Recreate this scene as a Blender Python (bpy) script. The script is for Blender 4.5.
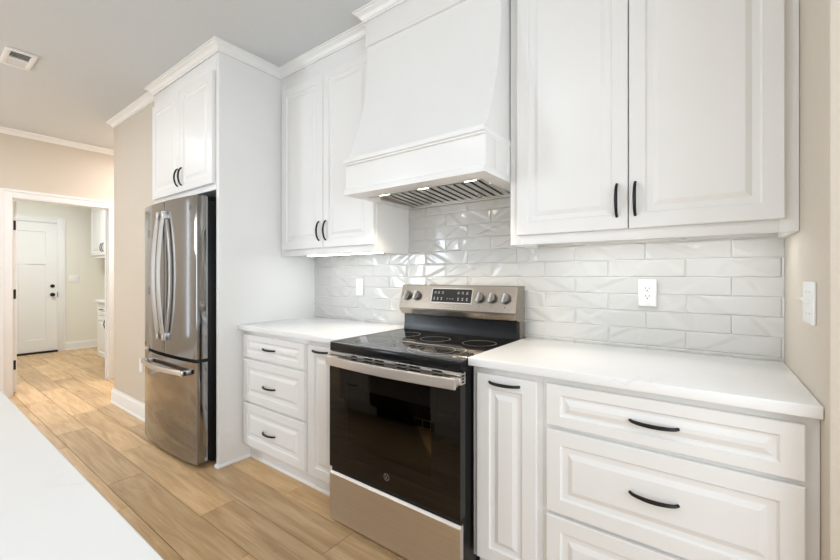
import bpy, bmesh, math, random
from mathutils import Vector

for o in list(bpy.data.objects):
    bpy.data.objects.remove(o)
S = bpy.context.scene
COL = S.collection
R = math.radians

# ------------------------------------------------------------------ camera
cam_d = bpy.data.cameras.new('camera')
cam = bpy.data.objects.new('camera', cam_d)
COL.objects.link(cam)
cam_d.sensor_width = 36
cam_d.lens = 391.5 * 36 / 840
cam_d.shift_y = (275.9 - 280) / 840
cam_d.clip_start = 0.02
cam.location = (1.5555, -2.034, 1.2436)
cam.rotation_euler = (R(90), 0, 0.637)
S.camera = cam

# ------------------------------------------------------------------ light and exposure
S.view_settings.view_transform = 'Standard'
S.view_settings.look = 'None'
S.view_settings.gamma = 1
S.view_settings.use_curve_mapping = False
S.view_settings.exposure = 0.10
W = bpy.data.worlds.new('world')
S.world = W
W.use_nodes = True
bg = W.node_tree.nodes['Background']
bg.inputs[0].default_value = (0.93, 0.97, 1.0, 1)
bg.inputs[1].default_value = 1.0


def area(name, loc, rot, sx, sy, power, col=(1, 1, 1)):
    d = bpy.data.lights.new(name, 'AREA')
    d.shape = 'RECTANGLE'
    d.size, d.size_y = sx, sy
    d.energy = power
    d.color = col
    o = bpy.data.objects.new(name, d)
    COL.objects.link(o)
    o.location = loc
    o.rotation_euler = rot
    return o


# daylight at the windows behind the camera and on both sides of the room; the dining window is added
for wx in (-2.6, -0.2, 2.2):
    area('window_daylight', (wx, -6.35, 1.35), (R(90), 0, 0), 1.7, 2.1, 7, (0.74, 0.87, 1.0))
area('side_daylight', (4.35, -3.0, 1.35), (R(90), 0, R(90)), 3.2, 2.1, 84, (0.78, 0.89, 1.0))
area('added_left_fill', (-4.2, -5.9, 1.35), (R(90), 0, R(-90)), 0.9, 2.0, 110, (0.78, 0.89, 1.0))  # unseen side light, added to brighten the right wall's inner face
area('sidelight_daylight', (-4.24, -2.985, 1.35), (R(90), 0, R(-90)), 0.06, 2.0, 1.6, (0.70, 0.85, 1.0))
# recessed ceiling lamps
for wx, wy, p in ((-3.2, -1.9, 8), (-1.4, -2.1, 6), (0.4, -2.3, 6), (2.4, -2.3, 7), (-2.7, -3.8, 8), (-0.5, -3.8, 8), (1.7, -3.8, 8), (3.4, -3.8, 8)):
    area('recessed_lamp', (wx, wy, 2.735), (0, 0, 0), 0.3, 0.3, p, (0.95, 0.97, 1.0))
fill_pt = bpy.data.lights.new('added_fill_point', 'POINT')  # no known pendant here; fill light added to brighten the right wall end
fill_pt.energy, fill_pt.color, fill_pt.shadow_soft_size = 18, (0.95, 0.97, 1.0), 0.22
fill_pt_o = bpy.data.objects.new('added_fill_point', fill_pt)
COL.objects.link(fill_pt_o)
fill_pt_o.location = (-3.0, -2.9, 1.75)
area('laundry_lamp', (-5.6, -1.0, 2.70), (0, 0, 0), 0.5, 0.5, 36, (0.93, 0.98, 1.0))
area('hall_lamp', (-3.7, 0.2, 2.70), (0, 0, 0), 0.3, 0.3, 32, (1.0, 0.94, 0.92))


# ------------------------------------------------------------------ materials
def mat(name, col, rough=0.5, metal=0.0, spec=0.5, coat=0.0):
    m = bpy.data.materials.new(name)
    m.use_nodes = True
    b = m.node_tree.nodes['Principled BSDF']
    b.inputs['Base Color'].default_value = (*col, 1)
    b.inputs['Roughness'].default_value = rough
    b.inputs['Metallic'].default_value = metal
    b.inputs['Specular IOR Level'].default_value = spec
    b.inputs['Coat Weight'].default_value = coat
    return m


def nodes(m):
    t = m.node_tree
    return t, t.nodes, t.links, t.nodes['Principled BSDF']


def noisy(m, scale=(1, 1, 1), nscale=5, detail=4, c0=None, c1=None, rough=None, bump=None, lo=0.3, hi=0.7):
    t, n, l, b = nodes(m)
    tc = n.new('ShaderNodeTexCoord')
    mp = n.new('ShaderNodeMapping')
    mp.inputs['Scale'].default_value = scale
    l.new(tc.outputs['Object'], mp.inputs[0])
    nz = n.new('ShaderNodeTexNoise')
    nz.inputs['Scale'].default_value = nscale
    nz.inputs['Detail'].default_value = detail
    l.new(mp.outputs[0], nz.inputs['Vector'])
    if c0:
        cr = n.new('ShaderNodeValToRGB')
        cr.color_ramp.elements[0].position = lo
        cr.color_ramp.elements[1].position = hi
        cr.color_ramp.elements[0].color = (*c0, 1)
        cr.color_ramp.elements[1].color = (*c1, 1)
        l.new(nz.outputs['Fac'], cr.inputs[0])
        l.new(cr.outputs[0], b.inputs['Base Color'])
    if rough:
        mr = n.new('ShaderNodeMapRange')
        mr.inputs['To Min'].default_value = rough[0]
        mr.inputs['To Max'].default_value = rough[1]
        l.new(nz.outputs['Fac'], mr.inputs['Value'])
        l.new(mr.outputs[0], b.inputs['Roughness'])
    if bump:
        bp = n.new('ShaderNodeBump')
        bp.inputs['Strength'].default_value = bump
        bp.inputs['Distance'].default_value = 0.002
        l.new(nz.outputs['Fac'], bp.inputs['Height'])
        l.new(bp.outputs[0], b.inputs['Normal'])
    return m


def emit(name, col, s):
    m = mat(name, (0.8, 0.8, 0.8))
    b = m.node_tree.nodes['Principled BSDF']
    b.inputs['Emission Color'].default_value = (*col, 1)
    b.inputs['Emission Strength'].default_value = s
    return m


M = {}
M['cab'] = noisy(mat('cabinet_paint', (0.80, 0.795, 0.78), 0.32), nscale=3, c0=(0.795, 0.79, 0.775), c1=(0.81, 0.805, 0.79))
M['trim'] = noisy(mat('trim_paint', (0.80, 0.80, 0.79), 0.35), nscale=3, c0=(0.80, 0.80, 0.79), c1=(0.82, 0.82, 0.81))
M['wall'] = noisy(mat('beige_paint', (0.75, 0.67, 0.57), 0.7), nscale=60, c0=(0.60, 0.535, 0.45), c1=(0.62, 0.555, 0.47), bump=0.04)
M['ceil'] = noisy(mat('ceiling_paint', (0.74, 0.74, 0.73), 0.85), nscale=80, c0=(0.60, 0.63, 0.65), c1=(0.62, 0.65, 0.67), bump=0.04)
M['laundry'] = noisy(mat('cream_paint', (0.78, 0.76, 0.68), 0.7), nscale=60, c0=(0.77, 0.75, 0.675), c1=(0.79, 0.77, 0.69), bump=0.04)
M['steel'] = noisy(mat('brushed_steel', (0.60, 0.56, 0.52), 0.28, 1.0), scale=(0.6, 40, 40), nscale=6, c0=(0.60, 0.58, 0.56), c1=(0.66, 0.64, 0.62), rough=(0.24, 0.34))
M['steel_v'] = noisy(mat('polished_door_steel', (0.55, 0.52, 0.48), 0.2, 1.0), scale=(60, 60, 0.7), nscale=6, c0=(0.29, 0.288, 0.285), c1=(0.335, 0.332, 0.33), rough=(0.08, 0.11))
M['steel_hi'] = mat('bright_steel', (0.60, 0.575, 0.55), 0.32, 1.0)
M['steel_dr'] = noisy(mat('satin_drawer_steel', (0.66, 0.62, 0.58), 0.42, 1.0), scale=(0.6, 40, 40), nscale=6, c0=(0.66, 0.62, 0.58), c1=(0.72, 0.68, 0.64))
M['steel_bg'] = noisy(mat('control_panel_steel', (0.5, 0.46, 0.42), 0.25, 1.0), scale=(0.6, 40, 40), nscale=6, c0=(0.35, 0.31, 0.27), c1=(0.385, 0.345, 0.30), rough=(0.2, 0.28))
M['knob'] = mat('knob_steel', (0.2, 0.19, 0.18), 0.3, 1.0)
M['steel_dk'] = mat('dark_steel', (0.30, 0.29, 0.28), 0.3, 1.0)
M['filter'] = noisy(mat('baffle_steel', (0.62, 0.59, 0.55), 0.3, 1.0), scale=(40, 1, 1), nscale=8, c0=(0.60, 0.57, 0.53), c1=(0.66, 0.63, 0.59))
M['black'] = mat('black_enamel', (0.009, 0.009, 0.009), 0.35, 0, 0.3)
M['blackmat'] = mat('matte_black', (0.006, 0.006, 0.0065), 0.4, 0, 0.35)
M['void'] = mat('dark_recess', (0.01, 0.01, 0.01), 0.8)
M['glass_top'] = mat('ceramic_glass', (0.012, 0.011, 0.010), 0.03, 0, 0.5)
M['glass_top'].node_tree.nodes['Principled BSDF'].inputs['IOR'].default_value = 2.0
M['rim'] = mat('rim_enamel', (0.007, 0.007, 0.007), 0.2, 0, 0.22)
M['door_glass'] = mat('oven_glass', (0.006, 0.005, 0.004), 0.03, 0, 0.3)
M['ring'] = mat('burner_print', (0.42, 0.41, 0.40), 0.3)
M['print'] = mat('white_print', (0.45, 0.45, 0.43), 0.4)
M['logo'] = mat('logo_print', (0.26, 0.25, 0.24), 0.3, 0.6)
M['plastic'] = noisy(mat('white_plastic', (0.83, 0.83, 0.82), 0.3), nscale=4, c0=(0.825, 0.825, 0.815), c1=(0.835, 0.835, 0.825))
M['slot'] = mat('slot_dark', (0.05, 0.05, 0.05), 0.6)
M['led'] = emit('led_lens', (0.95, 0.98, 1.0), 12.0)
M['puck'] = emit('hood_lamp', (1.0, 0.90, 0.74), 14.0)
M['rack'] = mat('oven_rack', (0.5, 0.46, 0.4), 0.3, 1.0)
M['cavity'] = mat('oven_cavity', (0.34, 0.26, 0.18), 0.6)
M['ventgrey'] = mat('vent_interior', (0.25, 0.27, 0.28), 0.7)

# tinted oven window glass: thin pane with a clear share
mw = mat('oven_window', (0.008, 0.007, 0.006), 0.03, 0, 0.5)
t, n, l, b = nodes(mw)
tr = n.new('ShaderNodeBsdfTransparent')
tr.inputs[0].default_value = (0.62, 0.56, 0.48, 1)
gl = n.new('ShaderNodeBsdfGlossy')
gl.inputs['Roughness'].default_value = 0.03
fz_ = n.new('ShaderNodeFresnel')
fz_.inputs[0].default_value = 1.5
mx = n.new('ShaderNodeMixShader')
l.new(fz_.outputs[0], mx.inputs[0])
l.new(tr.outputs[0], mx.inputs[1])
l.new(gl.outputs[0], mx.inputs[2])
l.new(mx.outputs[0], n['Material Output'].inputs[0])
M['oven_window'] = mw

# quartz with faint grey veins
mq = mat('quartz', (0.84, 0.835, 0.825), 0.18)
t, n, l, b = nodes(mq)
tc = n.new('ShaderNodeTexCoord')
nz = n.new('ShaderNodeTexNoise')
nz.inputs['Scale'].default_value = 2.2
nz.inputs['Detail'].default_value = 6
nz.inputs['Distortion'].default_value = 1.2
l.new(tc.outputs['Object'], nz.inputs['Vector'])
s1 = n.new('ShaderNodeMath'); s1.operation = 'SUBTRACT'; s1.inputs[1].default_value = 0.5
l.new(nz.outputs['Fac'], s1.inputs[0])
s2 = n.new('ShaderNodeMath'); s2.operation = 'ABSOLUTE'
l.new(s1.outputs[0], s2.inputs[0])
cr = n.new('ShaderNodeValToRGB')
cr.color_ramp.elements[0].position = 0.0
cr.color_ramp.elements[0].color = (1, 1, 1, 1)
cr.color_ramp.elements[1].position = 0.012
cr.color_ramp.elements[1].color = (0, 0, 0, 1)
l.new(s2.outputs[0], cr.inputs[0])
nz2 = n.new('ShaderNodeTexNoise')
nz2.inputs['Scale'].default_value = 1.3
l.new(tc.outputs['Object'], nz2.inputs['Vector'])
cr2 = n.new('ShaderNodeValToRGB')
cr2.color_ramp.elements[0].position = 0.56
cr2.color_ramp.elements[1].position = 0.72
l.new(nz2.outputs['Fac'], cr2.inputs[0])
mu = n.new('ShaderNodeMath'); mu.operation = 'MULTIPLY'
l.new(cr.outputs[0], mu.inputs[0]); l.new(cr2.outputs[0], mu.inputs[1])
mc = n.new('ShaderNodeMix'); mc.data_type = 'RGBA'
mc.inputs[6].default_value = (0.84, 0.838, 0.83, 1)
mc.inputs[7].default_value = (0.76, 0.76, 0.765, 1)
l.new(mu.outputs[0], mc.inputs[0])
l.new(mc.outputs[2], b.inputs['Base Color'])
M['quartz'] = mq

# glazed tile
mt = noisy(mat('glazed_tile', (0.77, 0.765, 0.75), 0.09), nscale=2.5, c0=(0.565, 0.557, 0.535), c1=(0.60, 0.592, 0.57))
M['tile'] = mt
M['grout'] = mat('grout', (0.66, 0.655, 0.635), 0.85)

# oak planks: every plank carries its own shade in the attribute "plank"
mf = mat('oak_floor', (0.6, 0.4, 0.22), 0.38)
t, n, l, b = nodes(mf)
tc = n.new('ShaderNodeTexCoord')
at = n.new('ShaderNodeAttribute'); at.attribute_name = 'plank'
cmb = n.new('ShaderNodeCombineXYZ')
k1 = n.new('ShaderNodeMath'); k1.operation = 'MULTIPLY'; k1.inputs[1].default_value = 37.0
l.new(at.outputs['Fac'], k1.inputs[0])
l.new(k1.outputs[0], cmb.inputs[0]); l.new(k1.outputs[0], cmb.inputs[1]); l.new(k1.outputs[0], cmb.inputs[2])
ad = n.new('ShaderNodeVectorMath'); ad.operation = 'ADD'
l.new(tc.outputs['Object'], ad.inputs[0]); l.new(cmb.outputs[0], ad.inputs[1])
mp = n.new('ShaderNodeMapping'); mp.inputs['Scale'].default_value = (1.0, 9.0, 1.0)
l.new(ad.outputs[0], mp.inputs[0])
g1 = n.new('ShaderNodeTexNoise'); g1.inputs['Scale'].default_value = 2.2; g1.inputs['Detail'].default_value = 7; g1.inputs['Distortion'].default_value = 0.8
l.new(mp.outputs[0], g1.inputs['Vector'])
mp2 = n.new('ShaderNodeMapping'); mp2.inputs['Scale'].default_value = (1.5, 90.0, 1.0)
l.new(ad.outputs[0], mp2.inputs[0])
g2 = n.new('ShaderNodeTexNoise'); g2.inputs['Scale'].default_value = 3.0; g2.inputs['Detail'].default_value = 5
l.new(mp2.outputs[0], g2.inputs['Vector'])
cr = n.new('ShaderNodeValToRGB')
cr.color_ramp.elements[0].position = 0.3; cr.color_ramp.elements[0].color = (0.50, 0.305, 0.145, 1)
cr.color_ramp.elements[1].position = 0.72; cr.color_ramp.elements[1].color = (0.76, 0.535, 0.295, 1)
l.new(g1.outputs['Fac'], cr.inputs[0])
hs = n.new('ShaderNodeHueSaturation')
vm = n.new('ShaderNodeMapRange'); vm.inputs['To Min'].default_value = 0.80; vm.inputs['To Max'].default_value = 1.12
l.new(at.outputs['Fac'], vm.inputs['Value']); l.new(vm.outputs[0], hs.inputs['Value'])
l.new(cr.outputs[0], hs.inputs['Color'])
mm = n.new('ShaderNodeMix'); mm.data_type = 'RGBA'; mm.blend_type = 'MULTIPLY'; mm.inputs[0].default_value = 0.7
gr = n.new('ShaderNodeMapRange'); gr.inputs['From Min'].default_value = 0.3; gr.inputs['From Max'].default_value = 0.7; gr.inputs['To Min'].default_value = 0.75; gr.inputs['To Max'].default_value = 1.1
l.new(g2.outputs['Fac'], gr.inputs['Value'])
l.new(hs.outputs[0], mm.inputs[6]); l.new(gr.outputs[0], mm.inputs[7])
vk = n.new('ShaderNodeTexVoronoi'); vk.inputs['Scale'].default_value = 1.0
mp3 = n.new('ShaderNodeMapping'); mp3.inputs['Scale'].default_value = (1.9, 3.8, 1.0)
l.new(ad.outputs[0], mp3.inputs[0]); l.new(mp3.outputs[0], vk.inputs['Vector'])
ck = n.new('ShaderNodeValToRGB')
ck.color_ramp.elements[0].position = 0.02; ck.color_ramp.elements[0].color = (0.45, 0.36, 0.3, 1)
ck.color_ramp.elements[1].position = 0.075; ck.color_ramp.elements[1].color = (1, 1, 1, 1)
l.new(vk.outputs['Distance'], ck.inputs[0])
mk = n.new('ShaderNodeMix'); mk.data_type = 'RGBA'; mk.blend_type = 'MULTIPLY'; mk.inputs[0].default_value = 0.8
l.new(mm.outputs[2], mk.inputs[6]); l.new(ck.outputs[0], mk.inputs[7])
l.new(mk.outputs[2], b.inputs['Base Color'])
M['floor'] = mf
M['seam'] = mat('plank_seam', (0.16, 0.10, 0.06), 0.8)


# ------------------------------------------------------------------ builders
class MB:
    """collects shapes in world coordinates; build() links them as one mesh object"""

    def __init__(s):
        s.v, s.f, s.m = [], [], []

    def poly(s, pts, mi=0):
        k = len(s.v)
        s.v += [tuple(p) for p in pts]
        s.f.append(tuple(range(k, k + len(pts))))
        s.m.append(mi)
        return s

    def raw(s, vs, fs, mi=0):
        k = len(s.v)
        s.v += [tuple(p) for p in vs]
        for f in fs:
            s.f.append(tuple(i + k for i in f))
            s.m.append(mi)
        return s

    def bm(s, bm, mi=0):
        bm.verts.index_update()
        s.raw([v.co[:] for v in bm.verts], [[v.index for v in f.verts] for f in bm.faces], mi)
        bm.free()
        return s

    def box(s, x0, x1, y0, y1, z0, z1, bev=0.0, mi=0, seg=2):
        bm = bmesh.new()
        bmesh.ops.create_cube(bm, size=1)
        for v in bm.verts:
            v.co = Vector((x0 + (x1 - x0) * (v.co.x + .5), y0 + (y1 - y0) * (v.co.y + .5), z0 + (z1 - z0) * (v.co.z + .5)))
        if bev:
            bmesh.ops.bevel(bm, geom=bm.edges[:], offset=bev, segments=seg, profile=0.5, affect='EDGES', clamp_overlap=True)
        return s.bm(bm, mi)

    def prism(s, prof, a0, a1, axis='x', bev=0.0, mi=0):
        """closed profile of (u, w) points extruded along an axis: x -> (y,z), y -> (x,z), z -> (x,y)"""
        mp = {'x': lambda a, u, w: (a, u, w), 'y': lambda a, u, w: (u, a, w), 'z': lambda a, u, w: (u, w, a)}[axis]
        bm = bmesh.new()
        A = [bm.verts.new(mp(a0, u, w)) for u, w in prof]
        B = [bm.verts.new(mp(a1, u, w)) for u, w in prof]
        nn = len(prof)
        bm.faces.new(A); bm.faces.new(B[::-1])
        for i in range(nn):
            bm.faces.new((A[i], B[i], B[(i + 1) % nn], A[(i + 1) % nn]))
        bmesh.ops.recalc_face_normals(bm, faces=bm.faces[:])
        if bev:
            bmesh.ops.bevel(bm, geom=bm.edges[:], offset=bev, segments=2, profile=0.5, affect='EDGES', clamp_overlap=True)
        return s.bm(bm, mi)

    def cyl(s, c, r, h, axis='z', seg=32, r2=None, mi=0, bev=0):
        """cylinder from c along +axis by h"""
        c = Vector(c)
        ax = {'x': Vector((1, 0, 0)), 'y': Vector((0, 1, 0)), 'z': Vector((0, 0, 1))}[axis] if isinstance(axis, str) else Vector(axis).normalized()
        q = ax.to_track_quat('Z', 'Y')
        bm = bmesh.new()
        bmesh.ops.create_cone(bm, cap_ends=True, segments=seg, radius1=r, radius2=r if r2 is None else r2, depth=abs(h))
        if bev:
            bmesh.ops.bevel(bm, geom=[e for e in bm.edges if len(e.link_faces) == 2 and any(len(f.verts) > 4 for f in e.link_faces)], offset=bev, segments=2, profile=0.5, affect='EDGES')
        for v in bm.verts:
            v.co = c + q @ (v.co + Vector((0, 0, h / 2)))
        return s.bm(bm, mi)

    def tube(s, pts, r, seg=10, mi=0, flat=1.0, up=(0, 0, 1)):
        """round or flattened rod along a polyline"""
        pts = [Vector(p) for p in pts]
        rings = []
        upv = Vector(up)
        for i, p in enumerate(pts):
            d = (pts[min(i + 1, len(pts) - 1)] - pts[max(i - 1, 0)]).normalized()
            a = d.cross(upv)
            if a.length < 1e-4:
                a = d.cross(Vector((1, 0, 0)))
            a.normalize()
            bb = a.cross(d).normalized()
            rr = r[i] if isinstance(r, (list, tuple)) else r
            rings.append([p + a * rr * math.cos(t) * flat + bb * rr * math.sin(t) for t in [2 * math.pi * k / seg for k in range(seg)]])
        vs = [v for rg in rings for v in rg]
        fs = []
        for i in range(len(pts) - 1):
            for k in range(seg):
                fs.append((i * seg + k, i * seg + (k + 1) % seg, (i + 1) * seg + (k + 1) % seg, (i + 1) * seg + k))
        fs.append(tuple(range(seg))[::-1])
        fs.append(tuple((len(pts) - 1) * seg + k for k in range(seg)))
        return s.raw(vs, fs, mi)

    def sweep(s, prof, path, side=1, mi=0):
        """profile (out, z) carried along an xy path with mitred corners; out is to the right of travel when side=1"""
        path = [Vector((p[0], p[1])) for p in path]
        nrm = []
        for i in range(len(path) - 1):
            d = (path[i + 1] - path[i]).normalized()
            nrm.append(Vector((d.y, -d.x)) * side)
        rings = []
        for i, p in enumerate(path):
            if i == 0:
                m = nrm[0]
            elif i == len(path) - 1:
                m = nrm[-1]
            else:
                m = (nrm[i - 1] + nrm[i]).normalized()
                m = m / max(0.2, m.dot(nrm[i]))
            rings.append([(p.x + m.x * o, p.y + m.y * o, z) for o, z in prof])
        k = len(prof)
        vs = [v for rg in rings for v in rg]
        fs = []
        for i in range(len(path) - 1):
            for j in range(k):
                fs.append((i * k + j, i * k + (j + 1) % k, (i + 1) * k + (j + 1) % k, (i + 1) * k + j))
        fs.append(tuple(range(k))[::-1])
        fs.append(tuple((len(path) - 1) * k + j for j in range(k)))
        return s.raw(vs, fs, mi)

    def build(s, name, mats, parent=None, at=None, smooth=True, ang=35, recalc=True):
        me = bpy.data.meshes.new(name)
        org = Vector((0, 0, 0))
        if parent is not None:
            p = parent
            while p is not None:
                org += p.location
                p = p.parent
        elif at is not None:
            org = Vector(at)
        me.from_pydata([tuple(Vector(v) - org) for v in s.v], [], s.f)
        if not isinstance(mats, (list, tuple)):
            mats = [mats]
        for m in mats:
            me.materials.append(m)
        for i, p in enumerate(me.polygons):
            p.material_index = s.m[i]
        if recalc:
            bm = bmesh.new(); bm.from_mesh(me)
            bmesh.ops.recalc_face_normals(bm, faces=bm.faces[:])
            bm.to_mesh(me); bm.free()
        if smooth:
            for p in me.polygons:
                p.use_smooth = True
            me.set_sharp_from_angle(angle=R(ang))
        me.update()
        o = bpy.data.objects.new(name, me)
        COL.objects.link(o)
        if parent is not None:
            o.parent = parent
        elif at is not None:
            o.location = org
        return o


def tag(o, label, cat, group=None):
    o['label'] = label
    o['category'] = cat
    if group:
        o['group'] = group
    return o


def thing(name, loc, label, cat, group=None):
    o = bpy.data.objects.new(name, None)
    o.empty_display_size = 0.05
    COL.objects.link(o)
    o.location = loc
    return tag(o, label, cat, group)


def struct(o):
    o['kind'] = 'structure'
    return o


def raised(mb, u0, u1, v0, v1, face, d=-1, t=0.02, sh=0.055, sv=0.055, field=0.032, flat=False):
    """panel door or drawer front; u along x, v up; face is the y of its front, d=-1 faces -y, d=+1 faces +y"""
    if flat:
        prof = [(0, t, 0), (0, .002, 0), (.002, 0, 0), (0, 0, 1), (.0015, .008, 1)]
    else:
        prof = [(0, t, 0), (0, .003, 0), (.003, 0, 0), (0, 0, 1), (.002, .0045, 1), (.006, .0075, 1), (.010, .0080, 1),
                (field - .006, .0080, 1), (field - .004, .0072, 1), (field + .010, .0012, 1), (field + .012, .0006, 1)]
    vs = []
    for e, dep, k in prof:
        a, bq = (e + sh, e + sv) if k else (e, e)
        y = face - d * dep
        vs += [(u0 + a, y, v0 + bq), (u1 - a, y, v0 + bq), (u1 - a, y, v1 - bq), (u0 + a, y, v1 - bq)]
    fs = []
    for i in range(len(prof) - 1):
        for j in range(4):
            fs.append((i * 4 + j, i * 4 + (j + 1) % 4, i * 4 + 4 + (j + 1) % 4, i * 4 + 4 + j))
    nL = (len(prof) - 1) * 4
    fs.append((nL, nL + 1, nL + 2, nL + 3))
    fs.append((3, 2, 1, 0))
    mb.raw(vs, fs)
    return mb


def pull(name, parent, c, length, axis='x', d=-1, proj=0.025, r=0.0056):
    """arched black bar pull with two feet, centred on c (a point on the door face)"""
    pts, rad = [], []
    N = 16
    for i in range(N + 1):
        s_ = i / N
        a = (s_ - .5) * length
        pr = proj * (math.sin(math.pi * s_) ** 0.55) if 0 < s_ < 1 else 0
        rad.append(r * (0.9 + 0.25 * math.sin(math.pi * s_)))
        p = (c[0] + a, c[1] + d * pr, c[2]) if axis == 'x' else (c[0], c[1] + d * pr, c[2] + a)
        pts.append(p)
    mb = MB()
    mb.tube(pts, rad, seg=10, up=(0, 0, 1) if axis == 'x' else (1, 0, 0))
    return mb.build(name, M['blackmat'], parent)


# ------------------------------------------------------------------ floor: oak planks running along x
ZC = 2.752
PW = 0.19
rows_fixed = {0: -0.384, -1: 0.166, -2: -0.565, -3: -1.323, -4: -0.967}   # plank end joints seen in the photo; row 0 is y -0.70..-0.51
random.seed(4)
fb = MB()
shades = []
FX0, FX1, FY0, FY1 = -7.2, 4.5, -6.5, 1.1
fb.raw([(FX0, FY0, -.05), (FX1, FY0, -.05), (FX1, FY1, -.05), (FX0, FY1, -.05), (FX0, FY0, -.004), (FX1, FY0, -.004), (FX1, FY1, -.004), (FX0, FY1, -.004)],
       [(3, 2, 1, 0), (4, 5, 6, 7), (0, 1, 5, 4), (1, 2, 6, 5), (2, 3, 7, 6), (3, 0, 4, 7)], 1)
shades += [0.5] * 6
L0 = 1.22
for r_ in range(-31, 11):
    y0 = -0.70 + r_ * PW
    y1 = y0 + PW
    y0c, y1c = max(y0, FY0), min(y1, FY1)
    if y1c - y0c < 0.01:
        continue
    off = rows_fixed.get(r_, random.uniform(0, L0))
    x = off - L0 * math.ceil((off - FX0) / L0)
    while x < FX1:
        xa, xb = max(x, FX0), min(x + L0, FX1)
        if xb - xa > 0.01:
            g = 0.0008
            sh_ = random.random()
            X0, X1, Y0, Y1 = xa + g, xb - g, y0c + g, y1c - g
            k = 0.0012
            fb.raw([(X0, Y0, -.003), (X1, Y0, -.003), (X1, Y1, -.003), (X0, Y1, -.003),
                    (X0 + k, Y0 + k, 0), (X1 - k, Y0 + k, 0), (X1 - k, Y1 - k, 0), (X0 + k, Y1 - k, 0)],
                   [(4, 5, 6, 7), (0, 1, 5, 4), (1, 2, 6, 5), (2, 3, 7, 6), (3, 0, 4, 7)], 0)
            shades += [sh_] * 5
        x += L0
fl = struct(fb.build('floor', [M['floor'], M['seam']], smooth=False, recalc=False))
a_ = fl.data.attributes.new('plank', 'FLOAT', 'FACE')
for i, s_ in enumerate(shades):
    a_.data[i].value = s_

# ------------------------------------------------------------------ walls and ceiling
XL, XR, XW = -0.997, 0.770, 1.786
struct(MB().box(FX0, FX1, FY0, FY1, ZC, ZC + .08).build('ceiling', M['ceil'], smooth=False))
struct(MB().box(-2.046, XW, 0.0, 0.12, 0, ZC).build('wall_back', M['wall'], smooth=False))
struct(MB().box(XW, XW + .125, -0.698, 0.12, 0, ZC, bev=.004).build('wall_right', M['wall']))
struct(MB().box(XW + .125, FX1, 0.0, 0.12, 0, ZC).build('wall_back_far', M['wall'], smooth=False))
struct(MB().box(-3.155, -2.046, -0.73, 1.1, 0, ZC, bev=.004).build('wall_left', M['wall']))
XD = -4.234
wl = MB()
DY0, DY1, DZ = -1.29, -0.483, 2.05
wl.box(XD - .12, XD, FY0, -6.38, 0, ZC)
wl.box(XD - .12, XD, -5.4, -3.02, 0, ZC)
wl.box(XD - .12, XD, -2.95, DY0, 0, ZC)
for a, q in ((-6.38, -5.4), (-3.02, -2.95)):  # the wider opening is added for the left fill light
    wl.box(XD - .12, XD, a, q, 2.4, ZC)
    wl.box(XD - .12, XD, a, q, 0, .3)
wl.box(XD - .12, XD, DY1, 1.1, 0, ZC)
wl.box(XD - .12, XD, DY0, DY1, DZ, ZC)
struct(wl.build('wall_doorway', M['wall'], smooth=False))
struct(MB().box(XD, -3.155, 1.0, 1.1, 0, ZC).build('wall_hall', M['wall'], smooth=False))
XF = -7.119
struct(MB().box(XF - .1, XF, -2.6, 1.1, 0, ZC).build('wall_laundry_far', M['laundry'], smooth=False))
struct(MB().box(XF, XD - .12, .33, .43, 0, ZC).build('wall_laundry_right', M['laundry'], smooth=False))
struct(MB().box(XF, XD - .12, -2.6, -2.5, 0, ZC).build('wall_laundry_left', M['laundry'], smooth=False))
lin = MB()
lin.box(XD - .132, XD - .1201, -2.5, DY0 - .09, 0, ZC)
lin.box(XD - .132, XD - .1201, DY1 + .09, .33, 0, ZC)
struct(lin.build('wall_laundry_near', M['laundry'], smooth=False))
# wall behind the camera with three tall window openings, side wall with a wide opening
wf = MB()
xs = [-4.234, -3.45, -1.75, -1.05, 0.65, 1.35, 3.05, FX1]
for i in range(0, len(xs) - 1, 2):
    wf.box(xs[i], xs[i + 1], FY0, FY0 + .12, 0, ZC)
for i in (1, 3, 5):
    wf.box(xs[i], xs[i + 1], FY0, FY0 + .12, 2.4, ZC)
    wf.box(xs[i], xs[i + 1], FY0, FY0 + .12, 0, .3)
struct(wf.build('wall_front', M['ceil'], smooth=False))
for k, i in enumerate((1, 3, 5)):
    w = MB()
    a, b_ = xs[i], xs[i + 1]
    w.box(a, a + .07, FY0, FY0 + .14, .3, 2.4)
    w.box(b_ - .07, b_, FY0, FY0 + .14, .3, 2.4)
    w.box(a, b_, FY0, FY0 + .14, 2.33, 2.4)
    w.box(a, b_, FY0, FY0 + .14, .3, .37)
    w.box(a, b_, FY0 + .04, FY0 + .08, 1.33, 1.38)
    w.box((a + b_) / 2 - .03, (a + b_) / 2 + .03, FY0 + .04, FY0 + .08, .37, 2.33)
    struct(w.build('window_%d' % (k + 1), M['trim'], smooth=False))
w = MB()
for y in (-6.38, -5.92, -5.46):
    w.box(XD - .1, XD - .03, y, y + .06, .3, 2.4)
for z in (.3, 1.33, 2.34):
    w.box(XD - .09, XD - .04, -6.38, -5.4, z, z + .06)
struct(w.build('window_4', M['trim'], smooth=False))  # unseen window, added to frame the left fill light
we = MB()
we.box(FX1 - .1, FX1, FY0, -4.7, 0, ZC)
we.box(FX1 - .1, FX1, -1.3, 0, 0, ZC)
we.box(FX1 - .1, FX1, -4.7, -1.3, 2.45, ZC)
we.box(FX1 - .1, FX1, -4.7, -1.3, 0, .25)
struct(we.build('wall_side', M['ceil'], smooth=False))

# crown moulding
cz = ZC
CP = [(0, 2.697), (.008, 2.697), (.010, 2.706), (.015, 2.708), (.018, 2.714), (.024, 2.726), (.036, 2.734), (.042, 2.736), (.044, 2.742), (.053, 2.743), (.053, cz), (0, cz)]


def crown(name, path, side, m='trim'):
    return struct(MB().sweep(CP, path, side=side).build(name, M[m], ang=20))


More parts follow.
